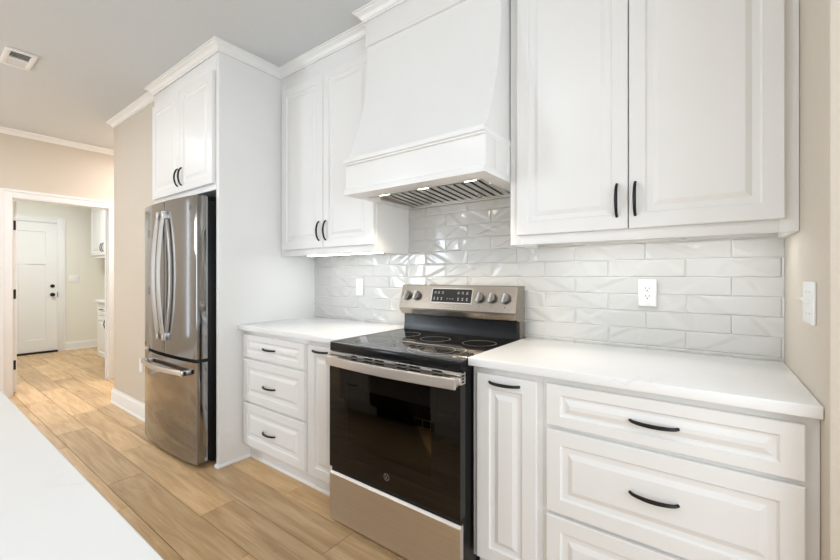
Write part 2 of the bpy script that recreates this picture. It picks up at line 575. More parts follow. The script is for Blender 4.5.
crown('trim_1', [(-3.155, 1.0), (-3.155, -.73), (-2.046, -.73)], 1)
crown('trim_2', [(-2.045, -.728), (-2.045, -.772), (XL, -.772), (XL, -.315), (-.037, -.315)], 1)
crown('trim_3', [(-.037, -.315), (-.037, -.412), (.808, -.412), (.808, -.315), (XW, -.315)], 1)
crown('trim_4', [(XD, 1.0), (XD, FY0 + .12)], -1)
# baseboards
BP = [(0, 0), (.022, 0), (.022, .012), (.016, .022), (.016, .112), (.012, .122), (.009, .126), (.008, .14), (0, .14)]


def basebd(name, path, side):
    return struct(MB().sweep(BP, path, side=side).build(name, M['trim'], ang=20))


basebd('baseboard_left', [(-3.155, 1.0), (-3.155, -.73), (-2.048, -.73)], 1)
basebd('baseboard_doorway', [(XD, 1.0), (XD, DY1 + .088)], -1)
basebd('baseboard_doorway_near', [(XD, DY0 - .088), (XD, FY0 + .12)], -1)
basebd('baseboard_laundry', [(XF, .33), (XF, -.296)], -1)
basebd('baseboard_laundry_right', [(-5.45, .33), (XF, .33)], -1)

# doorway casing and jamb
cs = MB()
CW, CT = .086, .018


def casing(mb, x, y0, y1, zt, d, w=CW):
    """flat casing with a raised outer band round an opening in a wall of constant x"""
    for (a, b_, c, e) in ((y0 - w, y0, 0, zt + w), (y1, y1 + w, 0, zt + w)):
        mb.box(min(x, x + d * CT), max(x, x + d * CT), a, b_, c, e, bev=.002)
    mb.box(min(x, x + d * CT), max(x, x + d * CT), y0, y1, zt, zt + w, bev=.002)
    t2 = CT + .008
    mb.box(min(x, x + d * t2), max(x, x + d * t2), y0 - w - .0006, y0 - w + .022, 0, zt + w - .0224)
    mb.box(min(x, x + d * t2), max(x, x + d * t2), y1 + w - .022, y1 + w + .0006, 0, zt + w - .0224)
    mb.box(min(x, x + d * t2), max(x, x + d * t2), y0 - w - .0006, y1 + w + .0006, zt + w - .022, zt + w + .0006)


casing(cs, XD, DY0, DY1, DZ, 1)
cs.box(XD - .122, XD + .002, DY0 - .015, DY0 + .004, 0, DZ)
cs.box(XD - .122, XD + .002, DY1 - .004, DY1 + .015, 0, DZ)
cs.box(XD - .122, XD + .002, DY0, DY1, DZ - .004, DZ + .012)
cs.box(XD - .07, XD - .04, DY0, DY0 + .014, 0, DZ)
cs.box(XD - .07, XD - .04, DY1 - .014, DY1, 0, DZ)
struct(cs.build('trim_5', M['trim']))
# open door leaf folded back into the laundry
d1 = struct(MB().box(XD - .95, XD - .128, DY0 + .005, DY0 + .052, .012, DZ - .01, bev=.002).build('door_1', M['trim'], at=(XD - .128, DY0 + .02, 0)))
for hz in (.30, 1.05, 1.78):
    h = MB().box(XD - .129, XD - .1255, DY0 + .007, DY0 + .045, hz - .05, hz + .05)
    h.cyl((XD - .122, DY0 + .01, hz - .052), .007, .104, 'z', seg=10)
    h.build('hinge', M['blackmat'], d1)
# exterior door in the laundry
d2b = MB()
EY0, EY1, EZ = -1.30, -.40, 2.10
d2 = MB()
d2.box(XF, XF + .02, EY0, EY1, .03, EZ)
px = XF + .02
for (a, b_, c, e) in ((EY0, EY0 + .135, .03, EZ), (EY1 - .145, EY1, .03, EZ), (EY0 + .135, EY1 - .145, .03, .22), (EY0 + .135, EY1 - .145, 1.43, 1.555), (EY0 + .135, EY1 - .145, 1.955, EZ), (-.855, -.765, .22, 1.43)):
    d2.box(px, px + .012, a, b_, c, e)
door2 = struct(d2.build('door_2', M['trim'], at=(XF, (EY0 + EY1) / 2, 0)))
for kz, kr in ((1.078, .028), (.938, .031)):
    kb = MB()
    kb.cyl((px + .012, -.462, kz), kr, .008, 'x', seg=24)
    if kz < 1:
        kb.cyl((px + .02, -.462, kz), .011, .028, 'x', seg=16)
        kb.cyl((px + .045, -.462, kz), .02, .022, 'x', seg=24, r2=.026, bev=.004)
    else:
        kb.cyl((px + .02, -.462, kz), .02, .012, 'x', seg=24, bev=.003)
    kb.build('door_knob' if kz < 1 else 'deadbolt', M['blackmat'], door2)
MB().box(XF, XF + .06, EY0, EY1, 0.0005, .028).build('threshold', M['blackmat'], door2)
MB().box(px + .0, px + .016, EY1 - .002, EY1 + .004, .90, .98).build('strike_plate', M['blackmat'], door2)
c2 = MB()
casing(c2, XF, EY0, EY1, EZ + .01, 1, w=.1)
struct(c2.build('trim_6', M['trim']))

# ------------------------------------------------------------------ backsplash: wavy subway tile
TL, TH, G = .305, .0775, .0012
ZT0 = .9285
Z0, Z1 = .916, 1.672
rt = random.Random(11)
tilep = {}


def tparam(i, j):
    if (i, j) not in tilep:
        waves = []
        for _ in range(3):
            waves.append((rt.uniform(-.01, .315), rt.uniform(-2.6, 2.6) or 1, rt.uniform(.008, .022), rt.choice((-1, 1)) * rt.uniform(.0020, .0042)))
        tilep[(i, j)] = (waves, rt.uniform(-.0012, .0012), rt.uniform(-.0008, .0008))
    return tilep[(i, j)]


def tile_h(x, z):
    j = math.floor((z - ZT0) / TH)
    off = 1.018 if j % 2 == 1 else .863
    # rows 1.312-1.39 (j=4 or 5) carry the 1.018 joint
    i = math.floor((x - off) / TL)
    u = x - off - i * TL
    w = z - ZT0 - j * TH
    e = min(u, TL - u, w, TH - w)
    if e < G:
        return 0.0, True
    edge = min(1.0, (e - G) / .006)
    waves, tx, tz = tparam(i, j)
    h = 0
    for c, sl, wd, am in waves:
        q = (u - c - (w - TH / 2) * sl) / wd
        h += am * math.tanh(q) * math.exp(-abs(q) * .35)
    h += tx * (u / TL - .5) * 2 + tz * (w / TH - .5) * 2
    return .0020 + edge ** .5 * .0012 + h * min(1, edge + .2), False


def splash_zone(mb, xa, xb, za, zb, nx, nz):
    # grid lines follow the tile edges so joints stay crisp
    base = len(mb.v)
    xsn = [xa + (xb - xa) * k / nx for k in range(nx + 1)]
    zs = []
    zz = [za + (zb - za) * k / nz for k in range(nz + 1)]
    ext = []
    k0 = math.floor((za - ZT0) / TH); k1 = math.ceil((zb - ZT0) / TH)
    for k in range(k0, k1 + 1):
        for dlt in (-G * 1.5, -G * .95, G * .95, G * 1.5, 0.005, -0.005):
            q = ZT0 + k * TH + dlt
            if za < q < zb:
                ext.append(q)
    zs = sorted(set(ext + [q for q in zz if min(abs(q - ZT0 - k * TH) for k in range(k0, k1 + 1)) > .0062] + [za, zb]))
    joints = []
    for off in (1.018, .863):
        for i in range(-9, 6):
            joints.append(off + i * TL)
    ext = []
    for jx in joints:
        for dlt in (-.005, -G * 1.5, -G * .95, G * .95, G * 1.5, .005):
            q = jx + dlt
            if xa < q < xb:
                ext.append(q)
    xsn = sorted(set(ext + [q for q in xsn if min(abs(q - jx) for jx in joints) > .0062] + [xa, xb]))
    NX, NZ = len(xsn), len(zs)
    vs, hs_ = [], []
    for z in zs:
        for x in xsn:
            h, gq = tile_h(x, z)
            vs.append((x, -max(.0012, .0040 + h), z)); hs_.append(gq)
    fs, ms = [], []
    for a in range(NZ - 1):
        for b_ in range(NX - 1):
            q = (a * NX + b_, a * NX + b_ + 1, (a + 1) * NX + b_ + 1, (a + 1) * NX + b_)
            fs.append(q); ms.append(1 if sum(hs_[i] for i in q) >= 3 else 0)
    mb.v += vs
    mb.f += [tuple(i + base for i in f) for f in fs]
    mb.m += ms


sp = MB()
splash_zone(sp, XL + .001, -.036, Z0, 1.4125, 150, 60)
splash_zone(sp, -.036, .809, Z0, Z1, 140, 100)
splash_zone(sp, .809, XW - .001, Z0, 1.4125, 160, 60)
bs = sp.build('backsplash', [M['tile'], M['grout']], at=(.4, 0, Z0), ang=180, recalc=False)
tag(bs, 'glossy off-white wavy subway tile backsplash behind the range and counters', 'backsplash')

# ------------------------------------------------------------------ wall cabinets
DOORS_G = 'white wall cabinets with raised panel doors'


def wall_cabinet(name, label, x0, x1, doors, z0, zd0, zd1, z1, yf, yb, hz, rail=True, base_x=None, hand=None):
    th = thing(name, ((x0 + x1) / 2, yb, z0), label, 'cabinet', DOORS_G)
    c = MB()
    y_face = yf + .019
    # case: sides, bottom set up above the rail, top, back
    c.box(x0, x0 + .019, y_face + .0002, yb, z0, z1)
    c.box(x1 - .019, x1, y_face + .0002, yb, z0, z1)
    c.box(x0 + .019, x1 - .019, y_face, yb, z0 + .028, z0 + .045)
    c.box(x0 + .019, x1 - .019, y_face, yb, z1 - .019, z1)
    c.box(x0 + .019, x1 - .019, yb - .008, yb, z0 + .045, z1 - .019)
    # face frame
    c.box(x0, doors[0][0] + .012, yf, y_face, z0, z1, bev=.001)
    c.box(doors[-1][1] - .012, x1, yf, y_face, z0, z1, bev=.001)
    c.box(doors[0][0] + .0122, doors[-1][1] - .0122, yf, y_face, z0, zd0 + .012, bev=.001)
    c.box(doors[0][0] + .0122, doors[-1][1] - .0122, yf, y_face, zd1 - .012, z1, bev=.001)
    c.build('body', M['cab'], th)
    for k, (a, b_) in enumerate(doors):
        dm = MB()
        raised(dm, a, b_, zd0, zd1, yf - .0215, t=.02)
        dr = dm.build('door', M['cab'], th, ang=12)
        hx = b_ - .036 if k == 0 else a + .022
        if hand:
            hx = hand[k]
        pull('handle', dr, (hx, yf - .0215, hz), .128, 'z')
    return th


wall_cabinet('wall_cabinet', 'white two-door wall cabinet between the tall refrigerator panel and the range hood',
             XL + .001, -.0365, [(-.955, -.502), (-.498, -.045)], 1.386, 1.431, 2.588, 2.697, -.315, -.002, 1.543, hand=(-.538, -.47))
wall_cabinet('wall_cabinet', 'wide white two-door wall cabinet right of the range hood, over the right counter',
             .809, XW - .001, [(.847, 1.300), (1.304, 1.750)], 1.386, 1.428, 2.588, 2.697, -.315, -.002, 1.54, hand=(1.262, 1.326))


def led(label, x0, x1, y0, y1, dz=0.0):
    th = thing('undercabinet_light', ((x0 + x1) / 2, (y0 + y1) / 2, 1.413), label, 'light', 'strip lights under the wall cabinets')
    MB().box(x0, x1, y0, y1, 1.391 + dz, 1.4135, bev=.002).build('housing', M['plastic'], th)
    MB().box(x0 + .01, x1 - .01, y0 - .001, y1 - .004, 1.386 + dz, 1.394 + dz).build('lens', M['led'], th)
    e = MB()
    e.cyl((x1 - .004, (y0 + y1) / 2, 1.383 + dz), .006, .01, 'z', seg=12)
    e.build('switch', M['blackmat'], th)


led('slim lit strip light under the wall cabinet left of the hood', -.80, -.06, -.235, -.195)
led('slim lit strip light under the wall cabinet right of the hood', .90, 1.735, -.205, -.165, .013)

# ------------------------------------------------------------------ refrigerator surround
pn = thing('refrigerator_end_panel', (XL - .019, -.4, 0), 'tall white end panel between the stainless refrigerator and the left counter', 'panel')
MB().box(XL - .038, XL, -.7705, -.002, 0.0005, 2.697, bev=.0015).build('panel', M['cab'], pn)
sh_m = MB().sweep([(0, .0008), (.013, .0008), (.013, .006), (.009, .014), (.003, .019), (0, .019)], [(XL - .038, -.7707), (XL, -.7707), (XL, -.553)], side=1)

struct(sh_m.build('trim_7', M['trim'], ang=20))
fc = thing('refrigerator_cabinet', (-1.55, -.4, 1.81), 'white two-door cabinet mounted directly above the stainless refrigerator', 'cabinet', DOORS_G)
c = MB()
c.box(-2.04, -1.036, -.752, -.004, 1.81, 2.697)
c.box(-2.045, -1.0355, -.7705, -.7515, 1.81, 1.86, bev=.001)
c.box(-2.045, -1.0355, -.7705, -.7515, 2.576, 2.697, bev=.001)
c.box(-2.045, -2.0, -.7705, -.7515, 1.8602, 2.5758, bev=.001)
c.box(-1.062, -1.0355, -.7705, -.7515, 1.8602, 2.5758, bev=.001)
c.build('body', M['cab'], fc)
for (a, b_, hx) in ((-2.024, -1.527, -1.556), (-1.523, -1.046, -1.492)):
    dm = MB()
    raised(dm, a, b_, 1.848, 2.588, -.7925, sh=.06, sv=.06)
    dr = dm.build('door', M['cab'], fc, ang=12)
    pull('handle', dr, (hx, -.7925, 1.957), .128, 'z')

# ------------------------------------------------------------------ refrigerator
FXa, FXb = -1.948, -1.088
fr = thing('refrigerator', (-1.518, -.45, 0), 'tall stainless french-door refrigerator with a bottom freezer drawer', 'refrigerator')
cb = MB()
cb.box(FXa + .008, FXb - .012, -.795, -.03, .025, 1.745, bev=.006)
cb.build('case', M['blackmat'], fr)
for a, b_ in ((FXa + .01, FXa + .12), (FXb - .12, FXb - .006)):
    MB().box(a, b_, -.86, -.70, 1.746, 1.772, bev=.006).build('hinge_cover', M['blackmat'], fr)
for fx_ in (FXa + .06, FXb - .06):
    for fy_ in (-.74, -.10):
        MB().cyl((fx_, fy_, .0005), .02, .026, 'z', seg=16).build('foot', M['blackmat'], fr)


def bow(x):
    """front of the fridge bows out towards the middle"""
    s_ = (x - FXa) / (FXb - FXa)
    return -.870 - .028 * (1 - (2 * s_ - 1) ** 2)


def bowed(name, xa, xb, z0, z1, m, parent, yb=-.80, ends=(True, True)):
    mb = MB()
    N = 24
    xs_ = [xa + (xb - xa) * i / N for i in range(N + 1)]
    front = []
    rr = .005
    if ends[0]:
        front += [(xa, bow(xa) + rr), (xa + rr * .3, bow(xa) + rr * .3)]
        xs_ = [x for x in xs_ if x > xa + rr]
    else:
        front += [(xa, bow(xa) + .004)]
        xs_ = [x for x in xs_ if x > xa + .004]
    tail = []
    if ends[1]:
        tail = [(xb - rr * .3, bow(xb) + rr * .3), (xb, bow(xb) + rr)]
        xs_ = [x for x in xs_ if x < xb - rr]
    else:
        tail = [(xb, bow(xb) + .004)]
        xs_ = [x for x in xs_ if x < xb - .004]
    front += [(x, bow(x)) for x in xs_] + tail
    prof = front + [(xb, yb), (xa, yb)]
    mb.prism(prof, z0, z1, 'z')
    return mb.build(name, m, parent, ang=32)


xm = (FXa + FXb) / 2
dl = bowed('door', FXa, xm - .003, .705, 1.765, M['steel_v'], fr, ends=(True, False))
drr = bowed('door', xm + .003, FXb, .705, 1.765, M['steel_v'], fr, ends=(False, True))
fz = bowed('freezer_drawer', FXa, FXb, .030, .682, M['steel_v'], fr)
MB().box(FXa + .004, FXb - .004, -.845, -.797, .681, .706).build('gasket', M['void'], fr)
MB().box(FXa + .03, FXb - .03, -.79, -.74, .028, .05).build('kick_grille', M['blackmat'], fr)


def vhandle(parent, x, z0, z1):
    mb = MB()
    pts = []
    N = 24
    yb = bow(x)
    for i in range(N + 1):
        s_ = i / N
        pts.append((x, yb - .018 - .036 * math.sin(math.pi * s_) ** .8, z0 + (z1 - z0) * s_))
    # flat wide bar
    rings = []
    vs, fs = [], []
    for (px_, py_, pz_) in pts:
        w, tk = .0155, .009
        vs += [(px_ - w, py_ + tk, pz_), (px_ - w, py_, pz_), (px_ - w * .55, py_ - tk * .7, pz_), (px_ + w * .55, py_ - tk * .7, pz_), (px_ + w, py_, pz_), (px_ + w, py_ + tk, pz_)]
    for i in range(N):
        for j in range(6):
            fs.append((i * 6 + j, i * 6 + (j + 1) % 6, i * 6 + 6 + (j + 1) % 6, i * 6 + 6 + j))
    fs.append(tuple(range(6))[::-1]); fs.append(tuple(N * 6 + j for j in range(6)))
    mb.raw(vs, fs)
    for z in (z0, z1):
        mb.box(x - .0125, x + .0125, yb - .03, yb + .006, z - (.0 if z == z0 else .05), z + (.05 if z == z0 else 0), bev=.003)
    return mb.build('door_handle', M['steel_hi'], parent, ang=30)


vhandle(dl, xm - .045, .80, 1.69)
vhandle(drr, xm + .045, .80, 1.69)
# freezer handle: horizontal bowed bar
fh = MB()
vs, fs = [], []
N = 24
for i in range(N + 1):
    s_ = i / N
    x = -1.86 + (.69) * s_
    y = bow(x) - .03 - .026 * math.sin(math.pi * s_) ** .8
    vs += [(x, y + .012, .597), (x, y, .594), (x, y - .004, .600), (x, y - .004, .622), (x, y, .628), (x, y + .012, .625)]
for i in range(N):
    for j in range(6):
        fs.append((i * 6 + j, i * 6 + (j + 1) % 6, i * 6 + 6 + (j + 1) % 6, i * 6 + 6 + j))
fs.append(tuple(range(6))[::-1]); fs.append(tuple(N * 6 + j for j in range(6)))
fh.raw(vs, fs)
for x in (-1.86, -1.17):
    fh.box(min(x, x + (.05 if x < -1.5 else -.03)), max(x, x + (.05 if x < -1.5 else -.03)), bow(x) - .045, bow(x) + .008, .594, .628, bev=.003)
fh.build('drawer_handle', M['steel_hi'], fz, ang=30)


def emblem(parent, cx, cz, y, r, m):
    """round monogram badge: ring with four scroll marks and the two entwined script letters"""
    mb = MB()

    def ring(r0, r1, N=36):
        vs, fs = [], []
        for k in range(N):
            a = 2 * math.pi * k / N
            for rr_, yy in ((r0, y), (r1, y), (r1, y - .0006), (r0, y - .0006)):
                vs.append((cx + rr_ * math.cos(a), yy, cz + rr_ * math.sin(a)))
        for k in range(N):
            for j in range(4):
                fs.append((k * 4 + j, k * 4 + (j + 1) % 4, ((k + 1) % N) * 4 + (j + 1) % 4, ((k + 1) % N) * 4 + j))
        mb.raw(vs, fs)

    ring(r * .88, r)
    for a0 in (45, 135, 225, 315):
        pts = []
        for k in range(7):
            a = R(a0 - 30 + 10 * k)
            q = .70 + .10 * math.sin(k / 6 * math.pi)
            pts.append((cx + r * q * math.cos(a), y - .0003, cz + r * q * math.sin(a)))
        mb.tube(pts, r * .05, seg=6)
    # script g
    g = []
    for k in range(15):
        a = R(50 + k * 22)
        g.append((cx - r * .2 + r * .24 * math.cos(a), y - .0003, cz + r * .08 + r * .3 * math.sin(a)))
    g += [(cx - r * .02, y - .0003, cz - r * .05), (cx - r * .04, y - .0003, cz - r * .45), (cx - r * .22, y - .0003, cz - r * .5)]
    mb.tube(g, r * .05, seg=6)
    e = []
    for k in range(14):
        a = R(70 + k * 17)
        e.append((cx + r * .25 + r * .2 * math.cos(a), y - .0003, cz + r * .2 + r * .19 * math.sin(a)))
    for k in range(14):
        a = R(100 + k * 17)
        e.append((cx + r * .25 + r * .22 * math.cos(a), y - .0003, cz - r * .2 + r * .22 * math.sin(a)))
    mb.tube(e, r * .05, seg=6)
    return mb.build('emblem', m, parent)


emblem(drr, -1.165, 1.69, bow(-1.165) - .0002, .017, M['steel_dk'])

# ------------------------------------------------------------------ range hood
HX0, HX1 = -.0355, .808
HB = 1.678
hd = thing('range_hood', (.386, -.003, HB), 'large white wooden range hood with a flared front above the range', 'range hood')


def hood_front(z):
    """front face y of the curved upper body"""
    if z >= 2.50:
        return -.402
    s_ = (2.50 - z) / (2.50 - 1.87)
    return -.402 - .155 * s_ ** 2.1


prof = [(-.004, 1.86)]
Nn = 22
for i in range(Nn + 1):
    z = 1.86 + (2.50 - 1.86) * i / Nn
    prof.append((hood_front(z), z))
prof += [(-.402, 2.70), (-.004, 2.70)]
MB().prism(prof, HX0 + .006, HX1 - .006, 'x').build('body', M['cab'], hd, ang=25)
bd = MB()
# lower box: an open frame round the insert
bd.box(HX0 + .002, HX1 - .002, -.562, -.462, HB, 1.862, bev=.001)
bd.box(HX0 + .002, HX0 + .055, -.4618, -.006, HB, 1.862)
bd.box(HX1 - .075, HX1 - .002, -.4618, -.006, HB, 1.862)
bd.box(HX0 + .055, HX1 - .075, -.03, -.006, HB, 1.862)
bd.build('apron', M['cab'], hd)
ml = MB()
ml.box(HX0, HX1, -.582, -.012, 1.848, 1.873, bev=.003)
ml.box(HX0 + .001, HX1 - .001, -.573, -.012, 1.838, 1.849, bev=.003)
ml.box(HX0 + .0005, HX1 - .0005, -.577, -.5615, HB - .001, HB + .028, bev=.002)
ml.box(HX1 - .004, HX1 + .0005, -.577, -.32, HB - .001, HB + .028, bev=.001)
ml.box(HX1 - .004, HX1 + .0005, -.345, -.318, HB + .028, 1.848, bev=.001)
ml.build('moulding', M['cab'], hd)
bn = MB()
bn.box(HX0 + .001, HX1 - .001, -.4115, -.399, 2.558, 2.70, bev=.002)
bn.box(HX0 + .0005, HX1 - .0005, -.4175, -.399, 2.556, 2.574, bev=.003)
bn.build('frieze', M['cab'], hd)
# stainless insert
ins = MB()
IX0, IX1, IY0, IY1 = HX0 + .0555, HX1 - .0755, -.4615, -.0305
FZ0, FZ1 = 1.706, 1.684      # front and back of the filter plane
ins.prism([(IY0, HB + .003), (IY0, HB + .05), (-.345, FZ0 + .02), (-.345, FZ0), (-.36, FZ0 - .002)], IX0, IX1, 'x')
ins.box(IX0, IX0 + .02, -.345, IY1, HB + .003, HB + .05)
ins.box(IX1 - .02, IX1, -.345, IY1, HB + .003, HB + .05)
ins.box(IX0, IX1, IY1 - .03, IY1, HB + .003, HB + .05)
ins.box(IX0, IX1, -.345, IY1, HB + .075, HB + .085)
it = ins.build('insert', M['filter'], hd, ang=20)
# two baffle filters, each one part with its slats
xa, xb = IX0 + .02, IX1 - .02
half = (xb - xa) / 2
for k in range(2):
    bf = MB()
    a = xa + half * k + .002
    w_ = half - .004
    ns = 7
    for j in range(ns):
        sx = a + w_ * j / ns
        sl = w_ / ns * .68
        y0_, y1_ = -.34, IY1 - .032
        pv = []
        for yy, zz in ((y0_, FZ0), (y1_, FZ1)):
            pv += [(sx + .002, yy, zz + .005), (sx, yy, zz), (sx + sl, yy, zz), (sx + sl - .002, yy, zz + .005)]
        bf.raw(pv, [(0, 1, 5, 4), (1, 2, 6, 5), (2, 3, 7, 6), (3, 0, 4, 7), (0, 3, 2, 1), (4, 5, 6, 7)])
    bo = bf.build('baffle_filter', M['filter'], hd, smooth=False)
    lt = MB()
    cx_ = a + w_ / 2
    lt.tube([(cx_ - .012, -.12, 1.692), (cx_ - .012, -.12, 1.678), (cx_, -.118, 1.671), (cx_ + .014, -.12, 1.677), (cx_ + .014, -.12, 1.69)], .004, seg=8)
    lt.build('latch', M['steel_dk'], bo)
vb = MB().prism([(-.343, FZ0 + .006), (IY1 - .031, FZ1 + .006), (IY1 - .031, FZ1 + .009), (-.343, FZ0 + .009)], xa, xb, 'x')
vb.build('filter_shade_sheet', M['void'], hd)  # black sheet stands in for the shade between the slats


def inz(y):
    return HB + .003 + (y - IY0) / (-.36 - IY0) * (FZ0 - .002 - HB - .003)


for lx in (.118, .380, .652):
    y = -.418
    pu = MB()
    nv = Vector((0, .025, -.1015)).normalized()
    pu.cyl((lx, y, inz(y) + .001), .034, .003, axis=nv, seg=28)
    rg = pu.build('lamp_ring', M['steel_hi'], hd)
    p2 = MB()
    p2.cyl(Vector((lx, y, inz(y) + .001)) + nv * .0032, .028, .0012, axis=nv, seg=28)
    p2.build('lamp', M['puck'], rg)
for k in range(6):
    MB().box(.43 + .024 * k, .446 + .024 * k, -.378, -.368, inz(-.373) - .004, inz(-.373) + .004, bev=.001).build('control_button', M['steel_dk'], hd)
# the hood's three lamps
for lx in (.118, .380, .652):
    d = bpy.data.lights.new('hood_spot', 'SPOT')
    d.energy = 7
    d.color = (1.0, .86, .66)
    d.spot_size = R(105)
    d.spot_blend = .6
    d.shadow_soft_size = .025
    o = bpy.data.objects.new('hood_spot', d)
    COL.objects.link(o)
    o.parent = hd
    o.location = Vector((lx, -.418, 1.666)) - Vector(hd.location)

# ------------------------------------------------------------------ base cabinets
YF = -.606      # face frame front; doors stand 0.02 proud of it
BASE_G = 'white base cabinets under the counters'


def carcass(mb, x0, x1, yf, yb, ztop=.8825, toe=.055, openings=(), zt=.10, frame_l=.02, frame_r=.02):
    mb.box(x0, x1, yf + .02, yb, zt, ztop)
    mb.box(x0, x1, yf + toe, yf + toe + .015, .0005, zt + .002)
    mb.box(x0, x1, yf, yf + .0195, zt, ztop, bev=.001)


def toe_strip(th, x0, x1, y):
    MB().sweep([(0, .0008), (.012, .0008), (.012, .008), (.004, .019), (0, .019)], [(x0, y), (x1, y)], side=1).build('shoe_moulding', M['trim'], th, ang=20)


def drawer_base(label, x0, x1, fx0, fx1, fronts, hx, hzs, sv=(.036, .05, .05)):
    th = thing('drawer_cabinet', ((x0 + x1) / 2, -.3, 0), label, 'cabinet', BASE_G)
    c = MB()
    carcass(c, x0, x1, YF, -.004)
    c.build('body', M['cab'], th)
    toe_strip(th, x0 + .002, x1 - .002, YF + .0545)
    for k, (a, b_) in enumerate(fronts):
        m = MB()
        raised(m, fx0, fx1, a, b_, YF - .0205, sh=.05, sv=sv[k], field=.03 if k else .02)
        d_ = m.build('drawer', M['cab'], th, ang=12)
        pull('handle', d_, (hx, YF - .0205, hzs[k]), .13, 'x')
    return th


def pullout(label, x0, x1, fx0, fx1, z0, z1, hx, hz):
    th = thing('pullout_cabinet', ((x0 + x1) / 2, -.3, 0), label, 'cabinet', BASE_G)
    c = MB()
    carcass(c, x0, x1, YF, -.004)
    c.build('body', M['cab'], th)
    toe_strip(th, x0 + .002, x1 - .002, YF + .0545)
    m = MB()
    raised(m, fx0, fx1, z0, z1, YF - .0205, sh=.055, sv=.055, field=.028)
    d_ = m.build('door', M['cab'], th, ang=12)
    pull('handle', d_, (hx, YF - .0205, hz), .125, 'x')
    return th


drawer_base('white three-drawer base cabinet between the tall refrigerator panel and a narrow pull-out', XL + .001, -.296, -.966, -.312,
            [(.705, .855), (.412, .692), (.122, .399)], -.66, [.780, .540, .250])
pullout('narrow white pull-out base cabinet at the left side of the range', -.2955, -.004, -.278, -.022, .116, .855, -.17, .826)
pullout('narrow white pull-out base cabinet at the right side of the range', .774, 1.0625, .798, 1.045, .112, .855, .918, .825)
drawer_base('wide white drawer base cabinet between a narrow pull-out and the right wall', 1.063, XW - .001, 1.080, 1.756,
            [(.708, .857), (.400, .694), (.112, .387)], 1.415, [.782, .552, .250])


def counter(name, label, x0, x1, y0, y1, z0, z1, grp=None, at=None):
    mb = MB()
    r_ = .008
    mb.box(x0, x1, y0, y1, z0, z1, bev=.004, seg=3)
    o = mb.build(name, M['quartz'], at=((x0 + x1) / 2, (y0 + y1) / 2, z0))
    return tag(o, label, 'countertop', grp)


CG = 'white quartz countertops beside the range'
counter('countertop', 'white quartz countertop on the cabinets left of the range', XL + .001, -.001, -.651, -.0125, .883, .9165, CG)
counter('countertop', 'long white quartz countertop on the cabinets right of the range', XR + .001, XW - .001, -.651, -.0125, .883, .9165, CG)

# ------------------------------------------------------------------ electric range
RX0, RX1 = .004, .766
rg = thing('range', (.385, -.35, 0), 'freestanding stainless and black electric range with a smooth glass cooktop', 'range')
b_ = MB()
b_.box(RX0 + .002, RX1 - .002, -.688, -.03, .035, .865, bev=.002)
rb = b_.build('body', M['black'], rg)
for fx_ in (RX0 + .05, RX1 - .05):
    for fy_ in (-.64, -.08):
        MB().cyl((fx_, fy_, .0005), .018, .036, 'z', seg=14).build('foot', M['blackmat'], rg)
# cooktop: glass slab over a black front rim
CZ = .911
ct = MB()
ct.prism([(-.030, CZ - .008), (-.7025, CZ - .008), (-.7035, CZ - .005), (-.7020, CZ - .001), (-.6985, CZ), (-.030, CZ)], RX0 - .001, RX1 + .003, 'x', bev=0)
co = ct.build('cooktop', M['glass_top'], rg, ang=20)
MB().box(RX0 - .001, RX1 + .003, -.7045, -.035, .8655, CZ - .0082, bev=.002).build('front_rim', M['rim'], co)
MB().box(RX0 - .0015, RX0 + .004, -.69, -.12, CZ - .003, CZ + .0015, bev=.001).build('trim_strip', M['steel_dk'], co)
MB().box(RX1 - .002, RX1 + .0035, -.69, -.12, CZ - .003, CZ + .0015, bev=.001).build('trim_strip', M['steel_dk'], co)


def flat_ring(mb, cx, cy, r0, r1, z, N=56):
    vs, fs = [], []
    for k in range(N):
        a = 2 * math.pi * k / N
        for rr_, zz in ((r0, z), (r1, z), (r1, z + .0003), (r0, z + .0003)):
            vs.append((cx + rr_ * math.cos(a), cy + rr_ * math.sin(a), zz))
    for k in range(N):
        for j in range(4):
            fs.append((k * 4 + j, k * 4 + (j + 1) % 4, ((k + 1) % N) * 4 + (j + 1) % 4, ((k + 1) % N) * 4 + j))
    mb.raw(vs, fs)


for (cx_, cy_, rr_) in ((.566, -.570, (.132, .085)), (.640, -.305, (.083,)), (.392, -.325, (.080,)), (.160, -.285, (.083,)), (.190, -.565, (.115, .075))):
    bu = MB()
    for q in rr_:
        flat_ring(bu, cx_, cy_, q - .0012, q, CZ + .0001)
    bu.build('burner', M['ring'], co)
MB().cyl((.712, -.655, CZ + .0001), .010, .0004, 'z', seg=20).build('indicator_mark', M['print'], co)
# oven door
DF = -.715
od = MB()
WX0, WX1, WZ0, WZ1 = .145, .637, .42, .705
x0_, x1_ = RX0 + .008, RX1 + .009
for (a, q, c0, c1) in ((x0_, WX0, .288, .816), (WX1, x1_, .288, .816), (WX0, WX1, .288, WZ0), (WX0, WX1, WZ1, .816)):
    od.box(a, q, DF, DF + .006, c0, c1)
